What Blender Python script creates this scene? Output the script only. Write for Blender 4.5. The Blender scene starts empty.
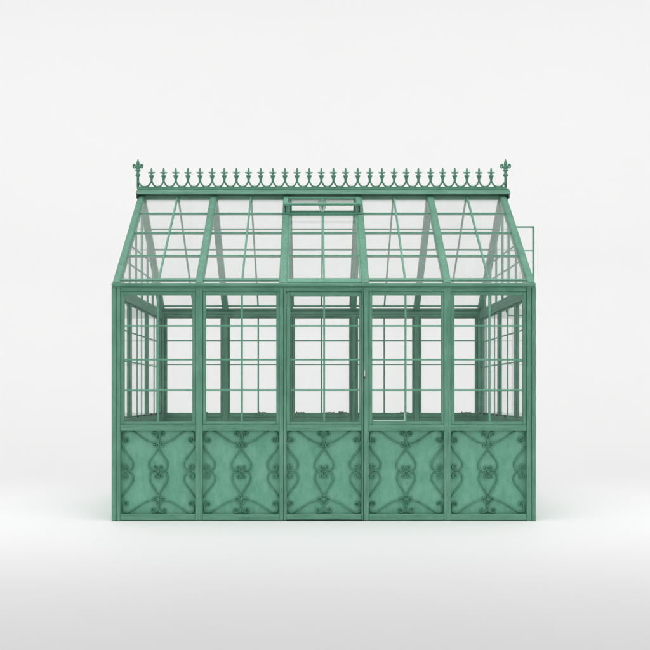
import bpy, bmesh, math, random
from mathutils import Vector, Matrix

# ------------------------------------------------------------------ basics
U = 0.007                      # metres per unit of the greenhouse's own measuring grid
CX, ZC, GY = 323.75, 123.5, 521.0
DEPTH = 247.0
sc = bpy.context.scene
COL = sc.collection


def V(x, y, z):
    """measured point (x along the front, y downward, z to the back) in greenhouse space"""
    return Vector(((x - CX) * U, (z - ZC) * U, (GY - y) * U))


# ------------------------------------------------------------------ materials
def new_mat(name):
    m = bpy.data.materials.new(name)
    m.use_nodes = True
    nt = m.node_tree
    for n in list(nt.nodes):
        nt.nodes.remove(n)
    return m, nt, nt.nodes.new('ShaderNodeOutputMaterial')


def paint(name, stretch, base=(0.112, 0.292, 0.2), light=(0.188, 0.395, 0.288), dark=(0.054, 0.178, 0.117), rough=0.5):
    m, nt, out = new_mat(name)
    N, L = nt.nodes.new, nt.links.new
    tc = N('ShaderNodeTexCoord')
    mp = N('ShaderNodeMapping')
    mp.inputs['Scale'].default_value = stretch
    L(tc.outputs['Object'], mp.inputs['Vector'])
    streak = N('ShaderNodeTexNoise')
    streak.inputs['Scale'].default_value = 26
    streak.inputs['Detail'].default_value = 6
    streak.inputs['Roughness'].default_value = 0.65
    L(mp.outputs['Vector'], streak.inputs['Vector'])
    cloud = N('ShaderNodeTexNoise')
    cloud.inputs['Scale'].default_value = 5.5
    cloud.inputs['Detail'].default_value = 7
    cloud.inputs['Roughness'].default_value = 0.62
    L(tc.outputs['Object'], cloud.inputs['Vector'])
    fine = N('ShaderNodeTexNoise')
    fine.inputs['Scale'].default_value = 140
    fine.inputs['Detail'].default_value = 4
    L(tc.outputs['Object'], fine.inputs['Vector'])
    a = N('ShaderNodeMath'); a.operation = 'MULTIPLY_ADD'
    L(streak.outputs['Fac'], a.inputs[0]); a.inputs[1].default_value = 0.5
    b = N('ShaderNodeMath'); b.operation = 'MULTIPLY_ADD'
    L(cloud.outputs['Fac'], b.inputs[0]); b.inputs[1].default_value = 0.34
    c = N('ShaderNodeMath'); c.operation = 'MULTIPLY'
    L(fine.outputs['Fac'], c.inputs[0]); c.inputs[1].default_value = 0.16
    L(c.outputs[0], b.inputs[2]); L(b.outputs[0], a.inputs[2])
    rp = N('ShaderNodeValToRGB')
    e = rp.color_ramp.elements
    e[0].position, e[0].color = 0.33, (*dark, 1)
    e[1].position, e[1].color = 0.68, (*light, 1)
    mid = rp.color_ramp.elements.new(0.5); mid.color = (*base, 1)
    L(a.outputs[0], rp.inputs['Fac'])
    bs = N('ShaderNodeBsdfPrincipled')
    sp = N('ShaderNodeTexNoise'); sp.inputs['Scale'].default_value = 75; sp.inputs['Detail'].default_value = 3
    L(mp.outputs['Vector'], sp.inputs['Vector'])
    st = N('ShaderNodeMapRange')
    st.inputs['From Min'].default_value = 0.63; st.inputs['From Max'].default_value = 0.74; st.inputs['To Max'].default_value = 0.55
    L(sp.outputs['Fac'], st.inputs['Value'])
    sm = N('ShaderNodeMix'); sm.data_type = 'RGBA'                     # small scuffs through to the darker undercoat
    L(st.outputs[0], sm.inputs['Factor']); L(rp.outputs['Color'], sm.inputs['A'])
    sm.inputs['B'].default_value = (dark[0] * 0.55, dark[1] * 0.55, dark[2] * 0.55, 1)
    L(sm.outputs['Result'], bs.inputs['Base Color'])
    rr = N('ShaderNodeMapRange')
    rr.inputs['To Min'].default_value = rough - 0.1
    rr.inputs['To Max'].default_value = rough + 0.15
    L(cloud.outputs['Fac'], rr.inputs['Value']); L(rr.outputs[0], bs.inputs['Roughness'])
    bs.inputs['Specular IOR Level'].default_value = 0.35
    bp = N('ShaderNodeBump')
    bp.inputs['Strength'].default_value = 0.25
    bp.inputs['Distance'].default_value = 0.002
    L(a.outputs[0], bp.inputs['Height']); L(bp.outputs['Normal'], bs.inputs['Normal'])
    L(bs.outputs[0], out.inputs['Surface'])
    return m


def plain(name, col, rough=0.5, metal=0.0, noise=0.15):
    m, nt, out = new_mat(name)
    N, L = nt.nodes.new, nt.links.new
    tc = N('ShaderNodeTexCoord')
    nz = N('ShaderNodeTexNoise'); nz.inputs['Scale'].default_value = 60
    L(tc.outputs['Object'], nz.inputs['Vector'])
    rp = N('ShaderNodeValToRGB')
    rp.color_ramp.elements[0].color = (*[max(0, c * (1 - noise)) for c in col], 1)
    rp.color_ramp.elements[1].color = (*[min(1, c * (1 + noise)) for c in col], 1)
    L(nz.outputs['Fac'], rp.inputs['Fac'])
    bs = N('ShaderNodeBsdfPrincipled')
    L(rp.outputs[0], bs.inputs['Base Color'])
    bs.inputs['Roughness'].default_value = rough
    bs.inputs['Metallic'].default_value = metal
    L(bs.outputs[0], out.inputs['Surface'])
    return m


def glass(name, veil, n_in=1.5, tint=(0.988, 0.99, 0.989)):
    """clear window glass: passes light straight on, mirrors by Fresnel, white mixed in as a veil of reflected light"""
    m, nt, out = new_mat(name)
    N, L = nt.nodes.new, nt.links.new
    tr = N('ShaderNodeBsdfTransparent'); tr.inputs['Color'].default_value = (*tint, 1)
    gl = N('ShaderNodeBsdfGlossy'); gl.inputs['Roughness'].default_value = 0.03
    fr = N('ShaderNodeFresnel')
    geo = N('ShaderNodeNewGeometry')
    ior = N('ShaderNodeMapRange')                 # refractive index going in, its inverse coming out
    ior.inputs['To Min'].default_value = n_in; ior.inputs['To Max'].default_value = 1 / n_in
    L(geo.outputs['Backfacing'], ior.inputs['Value']); L(ior.outputs[0], fr.inputs['IOR'])
    mx = N('ShaderNodeMixShader')
    L(fr.outputs[0], mx.inputs['Fac']); L(tr.outputs[0], mx.inputs[1]); L(gl.outputs[0], mx.inputs[2])
    tc = N('ShaderNodeTexCoord')
    nz = N('ShaderNodeTexNoise'); nz.inputs['Scale'].default_value = 4.0; nz.inputs['Detail'].default_value = 6
    L(tc.outputs['Object'], nz.inputs['Vector'])
    mr = N('ShaderNodeMapRange')
    mr.inputs['From Min'].default_value = 0.3; mr.inputs['From Max'].default_value = 0.75
    mr.inputs['To Min'].default_value = veil * 0.6; mr.inputs['To Max'].default_value = veil * 1.5
    L(nz.outputs['Fac'], mr.inputs['Value'])
    df = N('ShaderNodeBsdfDiffuse'); df.inputs['Color'].default_value = (0.94, 0.94, 0.94, 1)  # white scatter put into the glass as a veil of reflected light
    tl = N('ShaderNodeBsdfTranslucent'); tl.inputs['Color'].default_value = (0.94, 0.94, 0.94, 1)
    dm = N('ShaderNodeMixShader'); dm.inputs['Fac'].default_value = 0.5
    L(df.outputs[0], dm.inputs[1]); L(tl.outputs[0], dm.inputs[2])
    m2 = N('ShaderNodeMixShader')
    L(mr.outputs[0], m2.inputs['Fac']); L(mx.outputs[0], m2.inputs[1]); L(dm.outputs[0], m2.inputs[2])
    L(m2.outputs[0], out.inputs['Surface'])
    return m


UPRIGHT = paint('green_paint_upright', (3.2, 3.2, 0.16))
LEVEL = paint('green_paint_level', (0.16, 3.2, 3.2))
ACROSS = paint('green_paint_depthwise', (3.2, 0.16, 3.2))
SHEET = paint('green_paint_sheet', (1.0, 1.0, 0.5), base=(0.146, 0.384, 0.272), light=(0.215, 0.465, 0.34), dark=(0.095, 0.30, 0.205))
IRON = paint('green_paint_iron', (1.5, 1.5, 1.5), base=(0.083, 0.262, 0.172), light=(0.14, 0.36, 0.25), dark=(0.042, 0.155, 0.10), rough=0.42)
SCROLL = paint('green_paint_scroll', (1.5, 1.5, 1.5), base=(0.08, 0.25, 0.166), light=(0.145, 0.365, 0.257), dark=(0.036, 0.14, 0.092), rough=0.45)
BAR = paint('green_paint_bar', (2.0, 2.0, 2.0), base=(0.13, 0.355, 0.24), light=(0.19, 0.43, 0.31), dark=(0.07, 0.24, 0.155))
CLEAR = glass('window_glass', 0.004, 1.3)
ROOFGLASS = glass('roof_glass', 0.055, 1.5)
DARK = plain('dark_ironwork', (0.03, 0.045, 0.038), 0.45, 0.3)
STEEL = plain('bare_metal', (0.62, 0.62, 0.6), 0.35, 0.6)
PALE = plain('pale_gap_light_and_arm', (0.42, 0.58, 0.50), 0.4)  # pale green for the painted gap light and the vent arm


# ------------------------------------------------------------------ mesh helpers
def link(name, bm, mat, parent=None, bevel=0.0, smooth=False, seg=1):
    if bevel:
        bm.normal_update()
        es = [e for e in bm.edges if len(e.link_faces) == 2 and e.calc_face_angle(0) > math.radians(30)]
        bmesh.ops.bevel(bm, geom=es, offset=bevel * U, segments=seg, affect='EDGES', clamp_overlap=True)
    bmesh.ops.recalc_face_normals(bm, faces=bm.faces)
    me = bpy.data.meshes.new(name)
    bm.to_mesh(me); bm.free()
    if smooth:
        for p in me.polygons:
            p.use_smooth = True
    me.materials.append(mat)
    o = bpy.data.objects.new(name, me)
    COL.objects.link(o)
    if parent is not None:
        o.parent = parent
    return o


def hexa(bm, pts):
    v = [bm.verts.new(p) for p in pts]
    for f in ((0, 1, 2, 3), (7, 6, 5, 4), (0, 4, 5, 1), (1, 5, 6, 2), (2, 6, 7, 3), (3, 7, 4, 0)):
        bm.faces.new([v[i] for i in f])


def box(bm, x0, x1, y0, y1, z0, z1):
    hexa(bm, [V(x0, y0, z0), V(x1, y0, z0), V(x1, y1, z0), V(x0, y1, z0),
              V(x0, y0, z1), V(x1, y0, z1), V(x1, y1, z1), V(x0, y1, z1)])


def tube(bm, pts, r, sides=8, plane=None, flat=1.0, taper=None):
    """a rod along 3-D points; plane = fixed side direction for flat work"""
    n = len(pts)
    rings = []
    for i, p in enumerate(pts):
        t = (pts[min(i + 1, n - 1)] - pts[max(i - 1, 0)])
        if t.length < 1e-9:
            t = Vector((0, 0, 1))
        t.normalize()
        b = plane or (Vector((0, 1, 0)) if abs(t.y) < 0.9 else Vector((1, 0, 0)))
        s = t.cross(b).normalized()
        b2 = s.cross(t).normalized()
        rr = r * (taper[i] if taper else 1.0)
        rings.append([bm.verts.new(p + s * rr * math.cos(a) + b2 * rr * flat * math.sin(a))
                      for a in [2 * math.pi * k / sides for k in range(sides)]])
    for a, b in zip(rings, rings[1:]):
        for k in range(sides):
            bm.faces.new((a[k], a[(k + 1) % sides], b[(k + 1) % sides], b[k]))
    bm.faces.new(rings[0][::-1]); bm.faces.new(rings[-1])


def lathe(bm, x, z, prof, sides=10, zf=1.0):
    """prof: (radius, y) from top to bottom"""
    rings = []
    for r, y in prof:
        c = V(x, y, z)
        rings.append([bm.verts.new(c + Vector((r * U * math.cos(a), r * U * zf * math.sin(a), 0)))
                      for a in [2 * math.pi * k / sides for k in range(sides)]])
    for a, b in zip(rings, rings[1:]):
        for k in range(sides):
            bm.faces.new((a[k], a[(k + 1) % sides], b[(k + 1) % sides], b[k]))
    bm.faces.new(rings[0][::-1]); bm.faces.new(rings[-1])


def smooth2d(p, n=7):
    out = []
    for i in range(len(p) - 1):
        a, b, c, d = p[max(i - 1, 0)], p[i], p[i + 1], p[min(i + 2, len(p) - 1)]
        for k in range(n):
            t = k / n
            out.append(tuple(0.5 * (2 * b[j] + (c[j] - a[j]) * t + (2 * a[j] - 5 * b[j] + 4 * c[j] - d[j]) * t * t
                                    + (3 * b[j] - a[j] - 3 * c[j] + d[j]) * t ** 3) for j in (0, 1)))
    out.append(tuple(p[-1]))
    return out


def spiral(cx, cy, r0, a0, turns, sense=1, r1=3.0, n=26):
    return [(cx + (r0 + (r1 - r0) * i / n) * math.cos(a0 + sense * 2 * math.pi * turns * i / n),
             cy + (r0 + (r1 - r0) * i / n) * math.sin(a0 + sense * 2 * math.pi * turns * i / n)) for i in range(n + 1)]


# ------------------------------------------------------------------ the greenhouse
G = bpy.data.objects.new('greenhouse', None)
COL.objects.link(G)
G.location = ((CX - 313.0) * U, ZC * U, 0)
G['label'] = 'green painted glass greenhouse with iron ridge cresting and scrollwork panels, on a white floor'
G['category'] = 'greenhouse'

# uprights ---------------------------------------------------------
LX, RX = 111.5, 536.0
for x0, x1, gx in ((LX, 120.2, 116.2), (527.0, RX, 531.6)):
    for back in (False, True):
        bm = bmesh.new()
        za, zb = (0, 9) if not back else (DEPTH - 9, DEPTH)
        # two leaves of the post with a narrow groove between them
        box(bm, x0, gx - 0.35, 286.6, 520.6, za, zb)
        box(bm, gx + 0.35, x1, 286.6, 520.6, za, zb)
        box(bm, gx - 0.5, gx + 0.5, 287, 520, za + 0.9, zb - 0.9)
        link('corner_post', bm, UPRIGHT, G, 0.35)

MULL = [(195.2, 202.4), (279.4, 285.9), (362.2, 368.8), (444.4, 451.0)]
for i, (x0, x1) in enumerate(MULL):
    for back in (False, True):
        bm = bmesh.new()
        za, zb = (0.3, 7.5) if not back else (DEPTH - 7.5, DEPTH - 0.3)
        m = (x0 + x1) / 2
        w = 0.3 if i in (1, 2) else 0.0
        if w:
            m += 1.0 if i == 1 else -2.0
            box(bm, x0, m - w, 287.2, 520.3, za, zb)
            box(bm, m + w, x1, 287.2, 520.3, za, zb)
            box(bm, m - w - .1, m + w + .1, 287.6, 520, za + 1.0, zb - 1.0)
        else:
            box(bm, x0, x1, 287.2, 520.3, za, zb)
        link('mullion', bm, UPRIGHT, G, 0.35)

# rails round the house --------------------------------------------
edges = [120.2] + [e for m in MULL for e in m] + [527.0]
BAYS = [(edges[2 * i], edges[2 * i + 1]) for i in range(5)]
for back in (False, True):
    f = (lambda a, b: (a, b)) if not back else (lambda a, b: (DEPTH - b, DEPTH - a))
    for i, (x0, x1) in enumerate(BAYS):
        if i == 2 and not back:
            continue                         # the door carries its own rails
        bm = bmesh.new(); box(bm, x0, x1, 514.0, 520.4, *f(0.7, 7)); link('bottom_rail', bm, LEVEL, G, 0.35)
        bm = bmesh.new(); box(bm, x0, x1, 424.9, 431.0, *f(0.7, 7)); link('middle_rail', bm, LEVEL, G, 0.35)
    bm = bmesh.new(); box(bm, LX + 0.3, RX - 0.3, 520.3, 521.0, *f(0.4, 10)); link('base_plate', bm, DARK, G)
    bm = bmesh.new()
    box(bm, 120.2, 527.0, 287.0, 291.4, *f(1.0, 8.5))
    box(bm, 120.4, 526.8, 291.6, 293.8 if back else 293.4, *f(3.6, 8.2))
    link('eave_beam', bm, LEVEL, G, 0.4)
    bm = bmesh.new()
    box(bm, LX + 0.4, RX - 0.8, 283.2, 286.3, *f(-2.2, 5.5))
    box(bm, LX + 0.2, RX - 0.2, 286.2, 287.2, *f(-0.6, 5.0))
    link('gutter', bm, LEVEL, G, 0.5)
for x0, x1 in ((LX + 0.6, 119.6), (527.6, RX - 0.6)):
    bm = bmesh.new(); box(bm, x0, x1, 514.0, 520.4, 9, DEPTH - 9); link('bottom_rail', bm, ACROSS, G, 0.35)
    bm = bmesh.new(); box(bm, x0 - 0.2, x1 + 0.2, 419.5, 431.0, 9, DEPTH - 9); link('middle_rail', bm, ACROSS, G, 0.35)
    bm = bmesh.new(); box(bm, x0 + 1.0, x1 - 1.0, 286.6, 297.0, 9, DEPTH - 9); link('eave_beam', bm, ACROSS, G, 0.5)

# scrollwork -------------------------------------------------------
MID = 347.0
half = []
half.append([(150, 74), (126, 78), (113, 92), (112, 112)] + spiral(134, 129, 20, 2.95, 1.35, -1, 5, 24))
half.append([(113, 108), (115, 86), (130, 76), (158, 73), (190, 85), (240, 120), (280, 143), (305, 151), (326, 150),
             (338, 159), (335, 172), (323, 176), (315, 168), (320, 160), (327, 163)])
half.append([(347, 150), (344, 128), (339, 110)] + spiral(321, 92, 17, 0.15, 1.35, -1, 5))
half.append([(347, 184), (335, 206), (308, 243), (290, 270), (283, 293), (289, 317), (306, 330), (326, 326), (338, 312),
             (334, 300), (324, 299), (320, 308), (327, 312)])
half.append([(326, 362), (321, 371), (330, 379), (340, 370), (338, 352), (326, 341), (308, 339), (293, 353), (288, 380),
             (294, 405), (315, 440), (335, 472), (346, 500)])
half.append([(347, 524), (336, 509), (322, 503), (311, 511), (315, 522), (325, 519)])
half.append([(112, 560), (112, 588), (124, 601), (150, 601), (190, 578), (240, 547), (285, 527), (315, 528), (335, 545),
             (344, 572), (336, 596), (316, 604), (300, 594), (302, 579), (315, 576), (319, 586), (311, 589)])
half.append([(113, 596), (112, 572)] + spiral(132, 546, 17, 2.8, 1.35, 1, 4.5, 24))
half.append([(108, 168), (124, 198), (152, 238), (174, 268), (181, 292), (174, 318), (155, 330), (134, 330), (116, 318),
             (114, 303), (126, 293), (140, 298), (142, 310), (132, 314)])
half.append([(x, 674 - y * 1.0) for x, y in half[-1]])
centre = [[(347, 118), (347, 186)], [(347, 318), (347, 346)], [(347, 494), (347, 540)], [(341, 335), (353, 335)],
          [(338, 604), (347, 585), (356, 604)]]
leaves = [(347, 148, 8, 14), (347, 372, 5, 10), (347, 515, 7, 16), (347, 337, 5, 5), (347, 560, 6, 14)]


def scrollwork(x0, x1, parent):
    """wrought scrolls lying on one sheet panel between x0 and x1"""
    sx = (x1 - x0) / 485.0

    def at(p, z):
        return V(x0 + (p[0] - 105) * sx, 430.9 + (p[1] - 70) * 82.9 / 537.0, z)
    bm = bmesh.new()
    yv = Vector((0, 1, 0))
    rnd = random.Random(int(x0 * 10))        # hand-forged: no two pieces quite alike
    for k, s in enumerate(half):
        for mir in (0, 1):
            n = len(s) - 1
            ph, am, dx, dy = rnd.uniform(0, 6.3), rnd.uniform(0.4, 2.0), rnd.uniform(-1.3, 1.3), rnd.uniform(-1.5, 1.5)
            q = [((2 * MID - p[0] if mir else p[0]) + dx + am * math.sin(ph + 4 * i / n),
                  min(604, max(73, p[1] + dy + am * math.cos(ph + 3.3 * i / n)))) for i, p in enumerate(s)]
            q = [(min(587, max(108, a)), b) for a, b in q]
            pts = [at(p, 4.45 - 0.12 * (k % 3)) for p in smooth2d(q, 5)]
            n = len(pts)
            tp = [1.0 + 0.12 * math.sin(i * 0.7 + k) for i in range(n)]
            tube(bm, pts, 0.72 * U, 6, yv, 1.35, tp)
    for s in centre:
        tube(bm, [at(p, 4.25) for p in smooth2d(s, 4)], 0.6 * U, 6, yv, 1.5)
    for cx, cy, rx, ry in leaves:            # small forged leaves and collars
        c = at((cx, cy), 4.0)
        mtx = Matrix.Translation(c) @ Matrix.Diagonal((rx * sx * U, 1.3 * U, ry * 0.154 * U, 1))
        bmesh.ops.create_icosphere(bm, subdivisions=2, radius=1.0, matrix=mtx)
    return link('scrollwork', bm, SCROLL, parent, smooth=True)


def sheet(x0, x1, y0, y1, za, zb, parent, ground=False):
    bm = bmesh.new()
    box(bm, x0, x1, y0, y1, za, zb)
    return link('wall_panel', bm, SHEET, parent)


for i, (x0, x1) in enumerate(BAYS):
    if i != 2:
        p = sheet(x0 - 0.6, x1 + 0.6, 430.4, 514.6, 5.4, 6.6, G)
        scrollwork(x0 + 0.5, x1 - 0.5, p)
    sheet(x0 - 0.6, x1 + 0.6, 430.4, 514.6, DEPTH - 5.4, DEPTH - 3.9, G)
for xa, xb in ((114.6, 116.2), (531.4, 533.0)):
    bm = bmesh.new()
    box(bm, xa, xb, 430.4, 514.6, 8.5, DEPTH - 8.5)
    link('wall_panel', bm, SHEET, G)


def level_faces(o, xa, xb):
    """the level members of a sash carry the level grain"""
    o.data.materials.append(LEVEL)
    a, b = V(xa, 0, 0).x, V(xb, 0, 0).x
    for p in o.data.polygons:
        if a < p.center.x < b:
            p.material_index = 1


# windows ----------------------------------------------------------
def window(x0, x1, ox0, ox1, yo0, yo1, oy0, oy1, vbars, hbars, name='window', back=False, glassmat=CLEAR, bars='glazing_bar'):
    """a fixed light: outer frame x0..x1 / yo0..yo1, opening ox0..ox1 / oy0..oy1"""
    f = (lambda a, b: (a, b)) if not back else (lambda a, b: (DEPTH - b, DEPTH - a))
    bm = bmesh.new()
    ins = 1.1
    for (a, b, c, d) in ((x0, ox0, yo0, yo1), (ox1, x1, yo0, yo1), (ox0, ox1, yo0, oy0), (ox0, ox1, oy1, yo1)):
        box(bm, a, b, c, d, *f(1.5, 6.4))
    w = link(name, bm, UPRIGHT, G, 0.45)
    level_faces(w, ox0 + 0.6, ox1 - 0.6)
    bm = bmesh.new()
    for j, x in enumerate(vbars):
        box(bm, x - 0.95, x + 0.95, oy0 - 0.2, oy1 + 0.2, *f(2.0, 4.9))
    link(bars, bm, BAR, w, 0.3)
    for y, t in hbars:
        bm = bmesh.new()
        box(bm, ox0 - 0.2, ox1 + 0.2, y - t, y + t, *f(2.3, 4.6))
        link(bars, bm, BAR, w, 0.3)
    bm = bmesh.new(); box(bm, ox0 - 0.5, ox1 + 0.5, oy0 - 0.5, oy1 + 0.5, *f(3.4, 3.8)); link('pane', bm, glassmat, w)
    return w


HB = [(325.6, 0.8), (359.4, 0.85), (390.1, 0.9)]
OPEN = [(123.4, 192.0, 157.3), (205.4, 276.2, 241.6), (290.2, 359.6, 324.2), (372.4, 441.8, 405.9), (454.8, 523.6, 490.2)]
wins = []
for i, ((x0, x1), (a, b, v)) in enumerate(zip(BAYS, OPEN)):
    if i == 2:
        continue
    wins.append(window(x0, x1, a, b, 291.4, 424.9, 294.8, 422.0, [v], HB))
HBB = [(324.6, 0.6), (355.8, 0.7), (388.9, 0.95)]
for i, ((x0, x1), (a, b, v)) in enumerate(zip(BAYS, OPEN)):
    window(x0, x1, a - 0.6, b + 0.6, 293.8, 424.9, 295.8, 418.6, [v], HBB, back=True)

# pale strip painted for light in the gap under the loose pane beside the door
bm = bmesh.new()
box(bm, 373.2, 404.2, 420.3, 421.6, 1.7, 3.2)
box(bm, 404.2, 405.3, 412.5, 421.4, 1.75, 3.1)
link('gap_light_strip', bm, PALE, wins[2], 0.2)

# door -------------------------------------------------------------
x0, x1 = BAYS[2]
x0 += 0.35; x1 -= 0.35
a, b, v = OPEN[2]
bm = bmesh.new()
for q in ((x0, 290.1, 291.7, 424.6), (359.6, x1, 291.7, 424.6), (290.1, 359.6, 291.7, 295.8), (290.1, 359.6, 422.4, 424.6)):
    box(bm, *q, 1.2, 8.0)
box(bm, x0, x1, 425.0, 431.0, 1.0, 7.6)
box(bm, x0, x1, 514.0, 519.9, 1.0, 7.6)
box(bm, x0, x0 + 0.7, 431.0, 514.0, 1.3, 7.0)
box(bm, x1 - 0.7, x1, 431.0, 514.0, 1.3, 7.0)
door = link('door', bm, UPRIGHT, G, 0.4)
level_faces(door, 291, 359)
bm = bmesh.new(); box(bm, v - 0.95, v + 0.95, 295.6, 422.6, 2.0, 4.9); link('glazing_bar', bm, BAR, door, 0.3)
for y, t in HB:
    bm = bmesh.new(); box(bm, a - 0.2, b + 0.2, y - t, y + t, 2.3, 4.6); link('glazing_bar', bm, BAR, door, 0.3)
bm = bmesh.new(); box(bm, a - 0.4, b + 0.4, 295.2, 423, 3.4, 3.8); link('pane', bm, CLEAR, door)
bm = bmesh.new(); box(bm, x0 + 0.2, x1 - 0.2, 430.4, 514.6, 5.4, 6.6); link('door_panel', bm, SHEET, door)
scrollwork(x0 + 0.4, x1 - 0.4, door)
bm = bmesh.new()
box(bm, 363.7, 365.2, 370.5, 376.5, -0.5, 0.6)
tube(bm, [V(364.4, 372.2, -0.2), V(364.4, 372.2, -2.6)], 0.7 * U, 8)
tube(bm, [V(364.4, 371.4, -2.4), V(364.5, 373.5, -3.0), V(364.4, 375.9, -2.6)], 0.62 * U, 8)
link('latch', bm, STEEL, door, smooth=False)
bm = bmesh.new()
box(bm, 363.9, 365.1, 377, 378.6, -0.2, 0.6)
link('keyhole_plate', bm, DARK, door)

# side walls -------------------------------------------------------
SIDE = {'l': (113.2, 117.8, [98, 122, 194, 214]), 'r': (529.7, 534.3, [100, 165, 190, 213])}
for k, (sx0, sx1, thin) in SIDE.items():
    pz = 151 if k == 'l' else 139
    for zc, w in ((61, 4.6), (pz, 4.4)):
        bm = bmesh.new(); box(bm, sx0 + 0.5, sx1 - 0.5, 297.0, 419.5, zc - w, zc + w); link('mullion', bm, UPRIGHT, G, 0.4)
    xm = (sx0 + sx1) / 2
    zs = [(9, 56.4), (65.6, pz - 4.4), (pz + 4.4, 238)]
    for z0, z1 in zs:
        bm = bmesh.new()
        for q in ((297.0, 299.2, z0, z1), (417.8, 419.5, z0, z1), (299.2, 417.8, z0, z0 + 1.0), (299.2, 417.8, z1 - 1.0, z1)):
            box(bm, xm - 0.9, xm + 0.9, *q)
        w = link('window', bm, UPRIGHT, G, 0.4)
        for z in thin:
            if z0 + 3 < z < z1 - 3:
                bm = bmesh.new(); box(bm, xm - 0.7, xm + 0.7, 298.8, 418.0, z - 0.8, z + 0.8); link('glazing_bar', bm, BAR, w, 0.3)
        for y in (327.4, 359.6, 390.2):
            bm = bmesh.new(); box(bm, xm - 0.6, xm + 0.6, y - 0.75, y + 0.75, z0 + 0.8, z1 - 0.8); link('glazing_bar', bm, BAR, w, 0.3)
        bm = bmesh.new(); box(bm, xm - 0.2, xm + 0.2, 298.8, 418.2, z0 + 0.6, z1 - 0.6); link('pane', bm, CLEAR, w)

# window stays and catches lying along the sills
def stay(x, y, z, dx, dz, s=1.0):
    bm = bmesh.new()
    tube(bm, [V(x, y, z), V(x + dx * 0.5, y - 0.9 * s, z + dz * 0.5), V(x + dx, y - 0.4, z + dz)], 0.55 * U, 6)
    lathe(bm, x, z, [(0.2, y - 2.2 * s), (1.0, y - 1.6 * s), (0.9, y - 0.5), (1.3, y + 0.3)], 8)
    lathe(bm, x + dx, z + dz, [(0.3, y - 1.7 * s), (0.9, y - 1.2 * s), (0.8, y + 0.3)], 8)
    link('window_stay', bm, DARK, G, smooth=True)


for (x, z, dx, dz) in ((121.0, 112, 1.5, 16), (121.0, 78, 0.5, 14), (121.2, 150, 2.5, 12), (121.4, 178, 1, 20), (121.3, 205, 2, 13),
                       (526.3, 88, -1.5, 17), (526.2, 128, -1.0, 15), (526.2, 160, -2, 13), (526.2, 196, -1, 20)):
    stay(x, 419.2, z, dx, dz)
for (x, dx) in ((166, 10), (244, 7), (292, 9), (327, 13), (347, 9), (427, 9), (506, 11)):
    stay(x, 418.9, DEPTH - 10, dx, 0.5, 0.8)
bm = bmesh.new(); box(bm, 346.5, 352.5, 416.6, 418.4, DEPTH - 9, DEPTH - 6); link('window_catch', bm, STEEL, G, 0.3)

# roof -------------------------------------------------------------
RISE, RUN = 121.2, 123.5
SL = math.hypot(RISE, RUN)


def S(x, t, n, back=False):
    """point on the roof slope: t from the eave (0) to the ridge (1), n outwards"""
    z = RUN * t - n * RISE / SL
    y = 285.2 - RISE * t - n * RUN / SL
    return V(x, y, DEPTH - z if back else z)


def slab(bm, x0, x1, t0, t1, n0, n1, back=False):
    p = [S(x0, t0, n0, back), S(x1, t0, n0, back), S(x1, t1, n0, back), S(x0, t1, n0, back),
         S(x0, t0, n1, back), S(x1, t0, n1, back), S(x1, t1, n1, back), S(x0, t1, n1, back)]
    hexa(bm, p)


RAF = [(112.2, 119.4), (195.0, 202.6), (278.9, 286.7), (361.8, 369.4), (444.0, 451.6), (527.8, 535.2)]
for back in (False, True):
    for x0, x1 in RAF:
        bm = bmesh.new()
        slab(bm, x0, x1, 0.012, 0.992, -5.4, 1.3, back)
        slab(bm, x0 + 0.9, x1 - 0.9, 0.014, 0.985, 1.2, 1.65, back)
        link('rafter', bm, UPRIGHT, G, 0.4)
    for i in range(5):
        a, b = RAF[i][1], RAF[i + 1][0]
        top = 0.975
        if i == 2:
            top = 0.745 if not back else 0.975
        bm = bmesh.new()
        lo = 0.044 if i != 2 or back else 0.024
        hi = 0.053 if i != 2 or back else 0.056
        slab(bm, a, b, lo, hi, -1.9, 0.9, back)
        if i == 2:
            slab(bm, a, a + 1.6, 0.056, top, -2.0, 0.7, back)
            slab(bm, b - 1.6, b, 0.056, top, -2.0, 0.7, back)
        rl = link('roof_light', bm, BAR, G, 0.25)
        m = OPEN[i][2]
        bm = bmesh.new(); slab(bm, m - 0.95, m + 0.95, 0.05, top, -1.6, 1.0, back); link('glazing_bar', bm, BAR, rl, 0.25)
        ts = [0.297, 0.545] + ([0.768] if i != 2 else []) if not back else [0.30, 0.558] + [0.728]
        for t in ts:
            bm = bmesh.new()
            slab(bm, a + 0.1, b - 0.1, t - 0.005, t + 0.005, -1.3 if back else -2.3, 0.7, back)
            link('glazing_bar', bm, BAR, rl, 0.25)
        bm = bmesh.new(); slab(bm, a - 0.4, b + 0.4, 0.012, top, -0.15, 0.25, back); link('pane', bm, ROOFGLASS, rl)

# ridge ------------------------------------------------------------
bm = bmesh.new()
box(bm, 113.0, 534.5, 166.0, 169.6, ZC - 3, ZC + 3)
link('ridge_beam', bm, LEVEL, G, 0.4)
bm = bmesh.new()
box(bm, 111.0, 538.4, 157.8, 160.0, ZC - 5.0, ZC + 5.0)
box(bm, 111.6, 537.8, 160.0, 165.0, ZC - 6.4, ZC + 6.4)
cap = link('ridge_cap', bm, LEVEL, G, 0.7)
for s in (-1, 1):
    bm = bmesh.new()
    hexa(bm, [V(110.7, 160.4, ZC + s * 6.5), V(538.7, 160.4, ZC + s * 6.5), V(538.7, 165.2, ZC + s * 9.7), V(110.7, 165.2, ZC + s * 9.7),
              V(110.7, 161.2, ZC + s * 5.9), V(538.7, 161.2, ZC + s * 5.9), V(538.7, 166.0, ZC + s * 9.1), V(110.7, 166.0, ZC + s * 9.1)])
    link('ridge_flashing', bm, LEVEL, G, 0.2)
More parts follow.
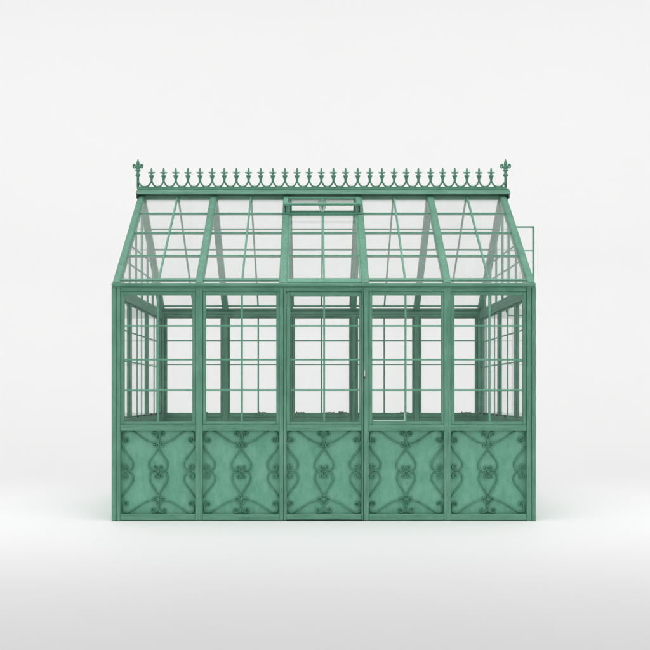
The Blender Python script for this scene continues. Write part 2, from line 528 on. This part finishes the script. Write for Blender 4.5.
for x in (112.2, 536.6):
    bm = bmesh.new()
    box(bm, x - 0.8, x + 0.8, 165.4, 170.8, ZC - 11, ZC + 11)
    link('ridge_bracket', bm, DARK, G, 0.4)

# cresting: image sizes along the ridge are 0.868 of the front's
K = 0.8665
rx = lambda px: 313.0 + (px - 313.0) / K
ry = lambda py: 393.0 + (py - 393.0) / K
bm = bmesh.new()
box(bm, rx(137.0), rx(506.5), ry(186.9) , 157.9, ZC - 1.4, ZC + 1.4)
crest = link('ridge_cresting', bm, IRON, G, 0.2)
FX = [151.5 + 12.132 * i for i in range(29)]
ends = [137.9] + FX + [505.6]
for a, b in zip(ends, ends[1:]):            # the hanging loops between neighbours
    bm = bmesh.new()
    w = b - a
    pts = []
    for i in range(25):
        t = -1 + 2 * i / 24
        s = abs(t)
        y = 186.6 - 5.9 * (s ** 2.7)
        pts.append(V(rx(a + w * (t + 1) / 2), ry(y), ZC))
    tube(bm, pts, 0.98 * U, 6, Vector((0, 1, 0)), 1.2)
    link('loop', bm, IRON, crest, smooth=True)


def finial_mesh():
    bm = bmesh.new()
    X, Y = (lambda d: d / K), ry
    prof = [(0.25, 167.6), (0.75, 168.6), (0.95, 170.5), (0.95, 171.9), (1.35, 172.4), (1.35, 173.2), (0.95, 173.8), (1.05, 174.9),
            (2.3, 175.5), (2.5, 176.2), (2.0, 176.9), (1.55, 177.4), (1.75, 178.0), (1.2, 178.8), (1.0, 180.0), (1.25, 181.3), (0.9, 182.3)]
    lathe(bm, CX, ZC, [(1.1 * r / K, Y(y)) for r, y in prof], 10, 0.7)
    yv = Vector((0, 1, 0))
    tube(bm, [V(CX + X(d), Y(172.9 - 0.25 * abs(d) / 3.7), ZC) for d in (-3.7, -2.6, -1.3, 0, 1.3, 2.6, 3.7)], 1.05 * U, 6, yv, 1.0,
         [0.45, 0.9, 1, 1, 1, 0.9, 0.45])
    return bm


f0 = link('finial', finial_mesh(), IRON, crest, smooth=True)
for i, px in enumerate(FX):
    o = f0 if i == 0 else f0.copy()
    if i:
        COL.objects.link(o)
        o.parent = crest
    o.location = ((rx(px) - CX) * U, 0, 0)


def end_finial_mesh():
    bm = bmesh.new()
    prof = [(0.2, 158.9), (0.7, 160.3), (1.45, 163.0), (1.6, 164.4), (1.2, 166.6), (0.9, 168.4), (1.1, 169.6), (2.3, 170.0), (2.5, 170.8),
            (1.5, 171.5), (1.1, 172.6), (1.2, 173.5), (2.0, 174.2), (2.3, 175.2), (1.8, 176.3), (1.1, 177.2), (1.15, 187.0)]
    lathe(bm, CX, ZC, [(1.12 * r / K, ry(y)) for r, y in prof], 12, 0.75)
    yv = Vector((0, 1, 0))
    for s in (-1, 1):
        c = [(0.3, 170.0), (1.0, 168.6), (2.0, 167.6), (2.6, 166.2), (3.2, 164.9), (4.2, 164.7), (4.7, 165.8), (4.5, 167.2), (3.9, 167.9), (3.5, 167.2)]
        pts = [V(CX + s * x / K, ry(y), ZC) for x, y in smooth2d(c, 4)]
        n = len(pts)
        tube(bm, pts, 0.95 * U, 6, yv, 1.2, [0.8 + 0.35 * math.sin(math.pi * min(1, i / n * 1.2)) for i in range(n)])
    return bm


e0 = link('end_finial', end_finial_mesh(), IRON, crest, smooth=True)
e0.location = ((rx(137.9) - CX) * U, 0, 0)
e1 = e0.copy(); COL.objects.link(e1); e1.parent = crest
e1.location = ((rx(505.6) - CX) * U, 0, 0)

# roof vent, propped a little open -----------------------------------
bm = bmesh.new()
slab(bm, 276.0, 369.2, 0.742, 0.751, 1.95, 2.9)             # the bar the vent shuts on
slab(bm, RAF[2][1], RAF[3][0], 0.743, 0.751, -0.5, 1.9)
link('vent_sill', bm, BAR, G, 0.25)
HZ, HY = ZC - 6.0, 169.0                                   # the hinge line
ang = math.radians(25.5)                                   # of the leaf below level


def L(x, d, n):
    """point on the open leaf: d along it from the hinge, n above it"""
    return V(x, HY + d * math.sin(ang) - n * math.cos(ang), HZ - d * math.cos(ang) - n * math.sin(ang))


def leaf(bm, x0, x1, d0, d1, n0, n1):
    hexa(bm, [L(x0, d0, n0), L(x1, d0, n0), L(x1, d1, n0), L(x0, d1, n0), L(x0, d0, n1), L(x1, d0, n1), L(x1, d1, n1), L(x0, d1, n1)])


vx0, vx1 = 280.2, 366.0
bm = bmesh.new()
leaf(bm, vx0, vx0 + 4.5, 0, 33, -1.2, 1.2)
leaf(bm, vx1 - 4.5, vx1, 0, 33, -1.2, 1.2)
leaf(bm, vx0 + 4.5, vx1 - 4.5, 0.2, 4, -1.0, 1.0)
leaf(bm, vx0, vx1, 33, 35.2, -1.5, 1.0)
vent = link('roof_vent', bm, BAR, G, 0.25)
bm = bmesh.new(); leaf(bm, 322.9, 324.6, 4, 33, -1.0, 0.8); link('glazing_bar', bm, BAR, vent, 0.2)
bm = bmesh.new(); leaf(bm, vx0 + 3.9, vx1 - 3.9, 3.5, 33.4, -0.3, 0.1); link('pane', bm, ROOFGLASS, vent)
bm = bmesh.new()
for s in (-1, 1):
    tube(bm, [L(323.4 + s * 2.7, 6, -1.6), L(323.4 + s * 2.6, 20, -3.0), S(323.5 + s * 2.2, 0.83, 1.6), S(323.6 + s * 1.4, 0.79, 1.8),
              S(323.7 + s * 0.7, 0.757, 3.0)], 1.0 * U, 8, Vector((0, 1, 0)), 0.4, [1.7, 1.8, 1.7, 1.3, 0.5])
link('vent_arm', bm, PALE, vent, smooth=True)
bm = bmesh.new()
tube(bm, [L(364.2, 34.5, -0.8), L(364.4, 35.5, -4.0), S(364.6, 0.772, 2.2)], 0.8 * U, 8)
link('vent_stay', bm, DARK, vent, smooth=True)
bm = bmesh.new()
tube(bm, [L(282.0, 34.5, -0.8), S(282.4, 0.765, 2.0)], 0.55 * U, 8)
link('vent_stay', bm, DARK, vent, smooth=True)
bm = bmesh.new()
slab(bm, RAF[2][1] + 0.1, RAF[3][0] - 0.1, 0.866, 0.875, -2.4, 0.9, True)
link('roof_light', bm, BAR, G, 0.2)

# gables -------------------------------------------------------------
for gx in (115.6, 531.6):
    bm = bmesh.new()
    box(bm, gx - 1.6, gx + 1.6, 285.0, 286.4, 10, DEPTH - 10)
    gable = link('gable', bm, ACROSS, G, 0.3)
    for k in range(1, 8):
        z = DEPTH * k / 8
        t = z / RUN if z <= RUN else (DEPTH - z) / RUN
        ytop = 285.2 - RISE * t + 7.0
        w = 1.9 if k == 4 else 0.9
        bm = bmesh.new(); box(bm, gx - 1.1, gx + 1.1, ytop, 285.2, z - w, z + w); link('glazing_bar', bm, BAR, gable, 0.25)
    for y in (254.0, 233.4):
        t = (285.2 - y) / RISE + 0.06
        bm = bmesh.new(); box(bm, gx - 0.9, gx + 0.9, y - 0.8, y + 0.8, RUN * t, DEPTH - RUN * t); link('glazing_bar', bm, BAR, gable, 0.25)
    # the triangular glass
    bm = bmesh.new()
    tri = [(285.6, 6.5), (285.6, DEPTH - 6.5), (171.5, ZC)]
    va = [bm.verts.new(V(gx - 0.2, y, z)) for y, z in tri]
    vb = [bm.verts.new(V(gx + 0.2, y, z)) for y, z in tri]
    bm.faces.new(va); bm.faces.new(vb[::-1])
    for i in range(3):
        bm.faces.new((va[i], vb[i], vb[(i + 1) % 3], va[(i + 1) % 3]))
    link('pane', bm, CLEAR, gable)

# casement standing open from the end wall
cz = 113.0
kx = 1 + cz / 800.0
cxp = lambda px: 313.0 + (px - 313.0) * kx
cyp = lambda py: 393.0 + (py - 393.0) * kx
ca, cb = 534.2, cxp(534.2)
y0, y1 = cyp(226.3), cyp(316.2)
bm = bmesh.new()
box(bm, ca, ca + 2.0, y0, y1, cz - 1.3, cz + 1.3)
box(bm, cb - 1.9, cb, y0, y1, cz - 1.3, cz + 1.3)
box(bm, ca + 2.0, cb - 1.9, y0, y0 + 1.5, cz - 1.2, cz + 1.2)
box(bm, ca + 2.0, cb - 1.9, y1 - 1.5, y1, cz - 1.2, cz + 1.2)
case = link('casement', bm, BAR, G, 0.25)
for yy in (250.8, 284.0):
    bm = bmesh.new(); box(bm, ca + 2.1, cb - 2.1, cyp(yy) - 0.55, cyp(yy) + 0.55, cz - 0.9, cz + 0.9); link('glazing_bar', bm, BAR, case, 0.2)
bm = bmesh.new(); box(bm, ca + 1.8, cb - 1.8, y0 + 1.5, y1 - 1.5, cz - 0.2, cz + 0.2); link('pane', bm, CLEAR, case)
for yy in (y0 + 6, y1 - 8):
    bm = bmesh.new(); lathe(bm, ca - 0.4, cz - 1.0, [(0.9, yy), (0.9, yy + 4)], 8); link('hinge', bm, DARK, case)

# ------------------------------------------------------------------ studio floor sweeping up into the backdrop
m, nt, out = new_mat('white_sweep')
N, Lk = nt.nodes.new, nt.links.new
bs = N('ShaderNodeBsdfPrincipled')
tc = N('ShaderNodeTexCoord'); nz = N('ShaderNodeTexNoise'); nz.inputs['Scale'].default_value = 1.2; nz.inputs['Detail'].default_value = 8
Lk(tc.outputs['Object'], nz.inputs['Vector'])
rp = N('ShaderNodeValToRGB')
rp.color_ramp.elements[0].color = (0.893, 0.887, 0.889, 1)
rp.color_ramp.elements[1].color = (0.912, 0.905, 0.907, 1)
Lk(nz.outputs['Fac'], rp.inputs['Fac']); Lk(rp.outputs[0], bs.inputs['Base Color'])
bs.inputs['Roughness'].default_value = 0.75
bs.inputs['Specular IOR Level'].default_value = 0.2
Lk(bs.outputs[0], out.inputs['Surface'])
bm = bmesh.new()
prof = [(-9.0, 0.0), (-4, 0), (0, 0), (3.5, 0.0)]
R = 3.0
for i in range(1, 25):
    a = math.pi / 2 * i / 24
    prof.append((3.5 + R * math.sin(a), R - R * math.cos(a)))
prof.append((6.5, 10.0))
rows = [[bm.verts.new((x, y, z)) for x in (-14, -5, 0, 5, 14)] for y, z in prof]
for p, q in zip(rows, rows[1:]):
    for i in range(4):
        bm.faces.new((p[i], p[i + 1], q[i + 1], q[i]))
sw = link('studio_floor', bm, m, None, smooth=True)
sw['kind'] = 'structure'
sw['label'] = 'seamless white studio floor curving up into a backdrop'

# ------------------------------------------------------------------ light
w = bpy.data.worlds.new('World'); sc.world = w
w.use_nodes = True
bg = w.node_tree.nodes['Background']
bg.inputs['Color'].default_value = (0.99, 0.995, 0.99, 1)
bg.inputs['Strength'].default_value = 0.688


def softbox(name, loc, target, sx, sy, power, col=(1, 1, 1), spread=180):
    l = bpy.data.lights.new(name, 'AREA')
    l.shape = 'RECTANGLE'; l.size, l.size_y = sx, sy
    l.energy = power; l.color = col; l.spread = math.radians(spread)
    o = bpy.data.objects.new(name, l); COL.objects.link(o)
    o.location = loc
    o.rotation_euler = (Vector(target) - Vector(loc)).to_track_quat('-Z', 'Y').to_euler()
    return o


softbox('overhead_softbox', (0, -0.55, 4.9), (0, -0.25, 0), 14, 1.3, 44, spread=70)
softbox('roof_softbox', (0, 1.25, 6.4), (0, 1.25, 0), 14, 3.2, 11.5, spread=60)
softbox('key_softbox', (-5.5, -6.0, 2.2), (0, 0, 0.9), 3.0, 2.6, 6, spread=60)
softbox('fill_softbox', (5.5, -6.0, 2.2), (0, 0, 0.9), 3.0, 2.6, 6, spread=60)
softbox('backdrop_softbox', (0, -4.0, 11.0), (0, 6.5, 3.4), 26, 2.0, 305, spread=85)

# ------------------------------------------------------------------ camera: level, rising front
cam = bpy.data.cameras.new('camera')
cam.sensor_width = 36
cam.lens = 36 * 800.0 / 650.0
cam.shift_x = (325 - 313) / 650.0
cam.shift_y = (393 - 325) / 650.0
cam.clip_end = 200
co = bpy.data.objects.new('camera', cam); COL.objects.link(co)
co.location = (0, -800 * U, 128 * U)
co.rotation_euler = (math.pi / 2, 0, 0)
sc.camera = co

sc.view_settings.view_transform = 'Standard'
sc.view_settings.look = 'None'
sc.view_settings.exposure = 0
sc.view_settings.gamma = 1
sc.cycles.use_denoising = True
sc.cycles.max_bounces = 12
sc.cycles.transparent_max_bounces = 40
sc.cycles.use_adaptive_sampling = False
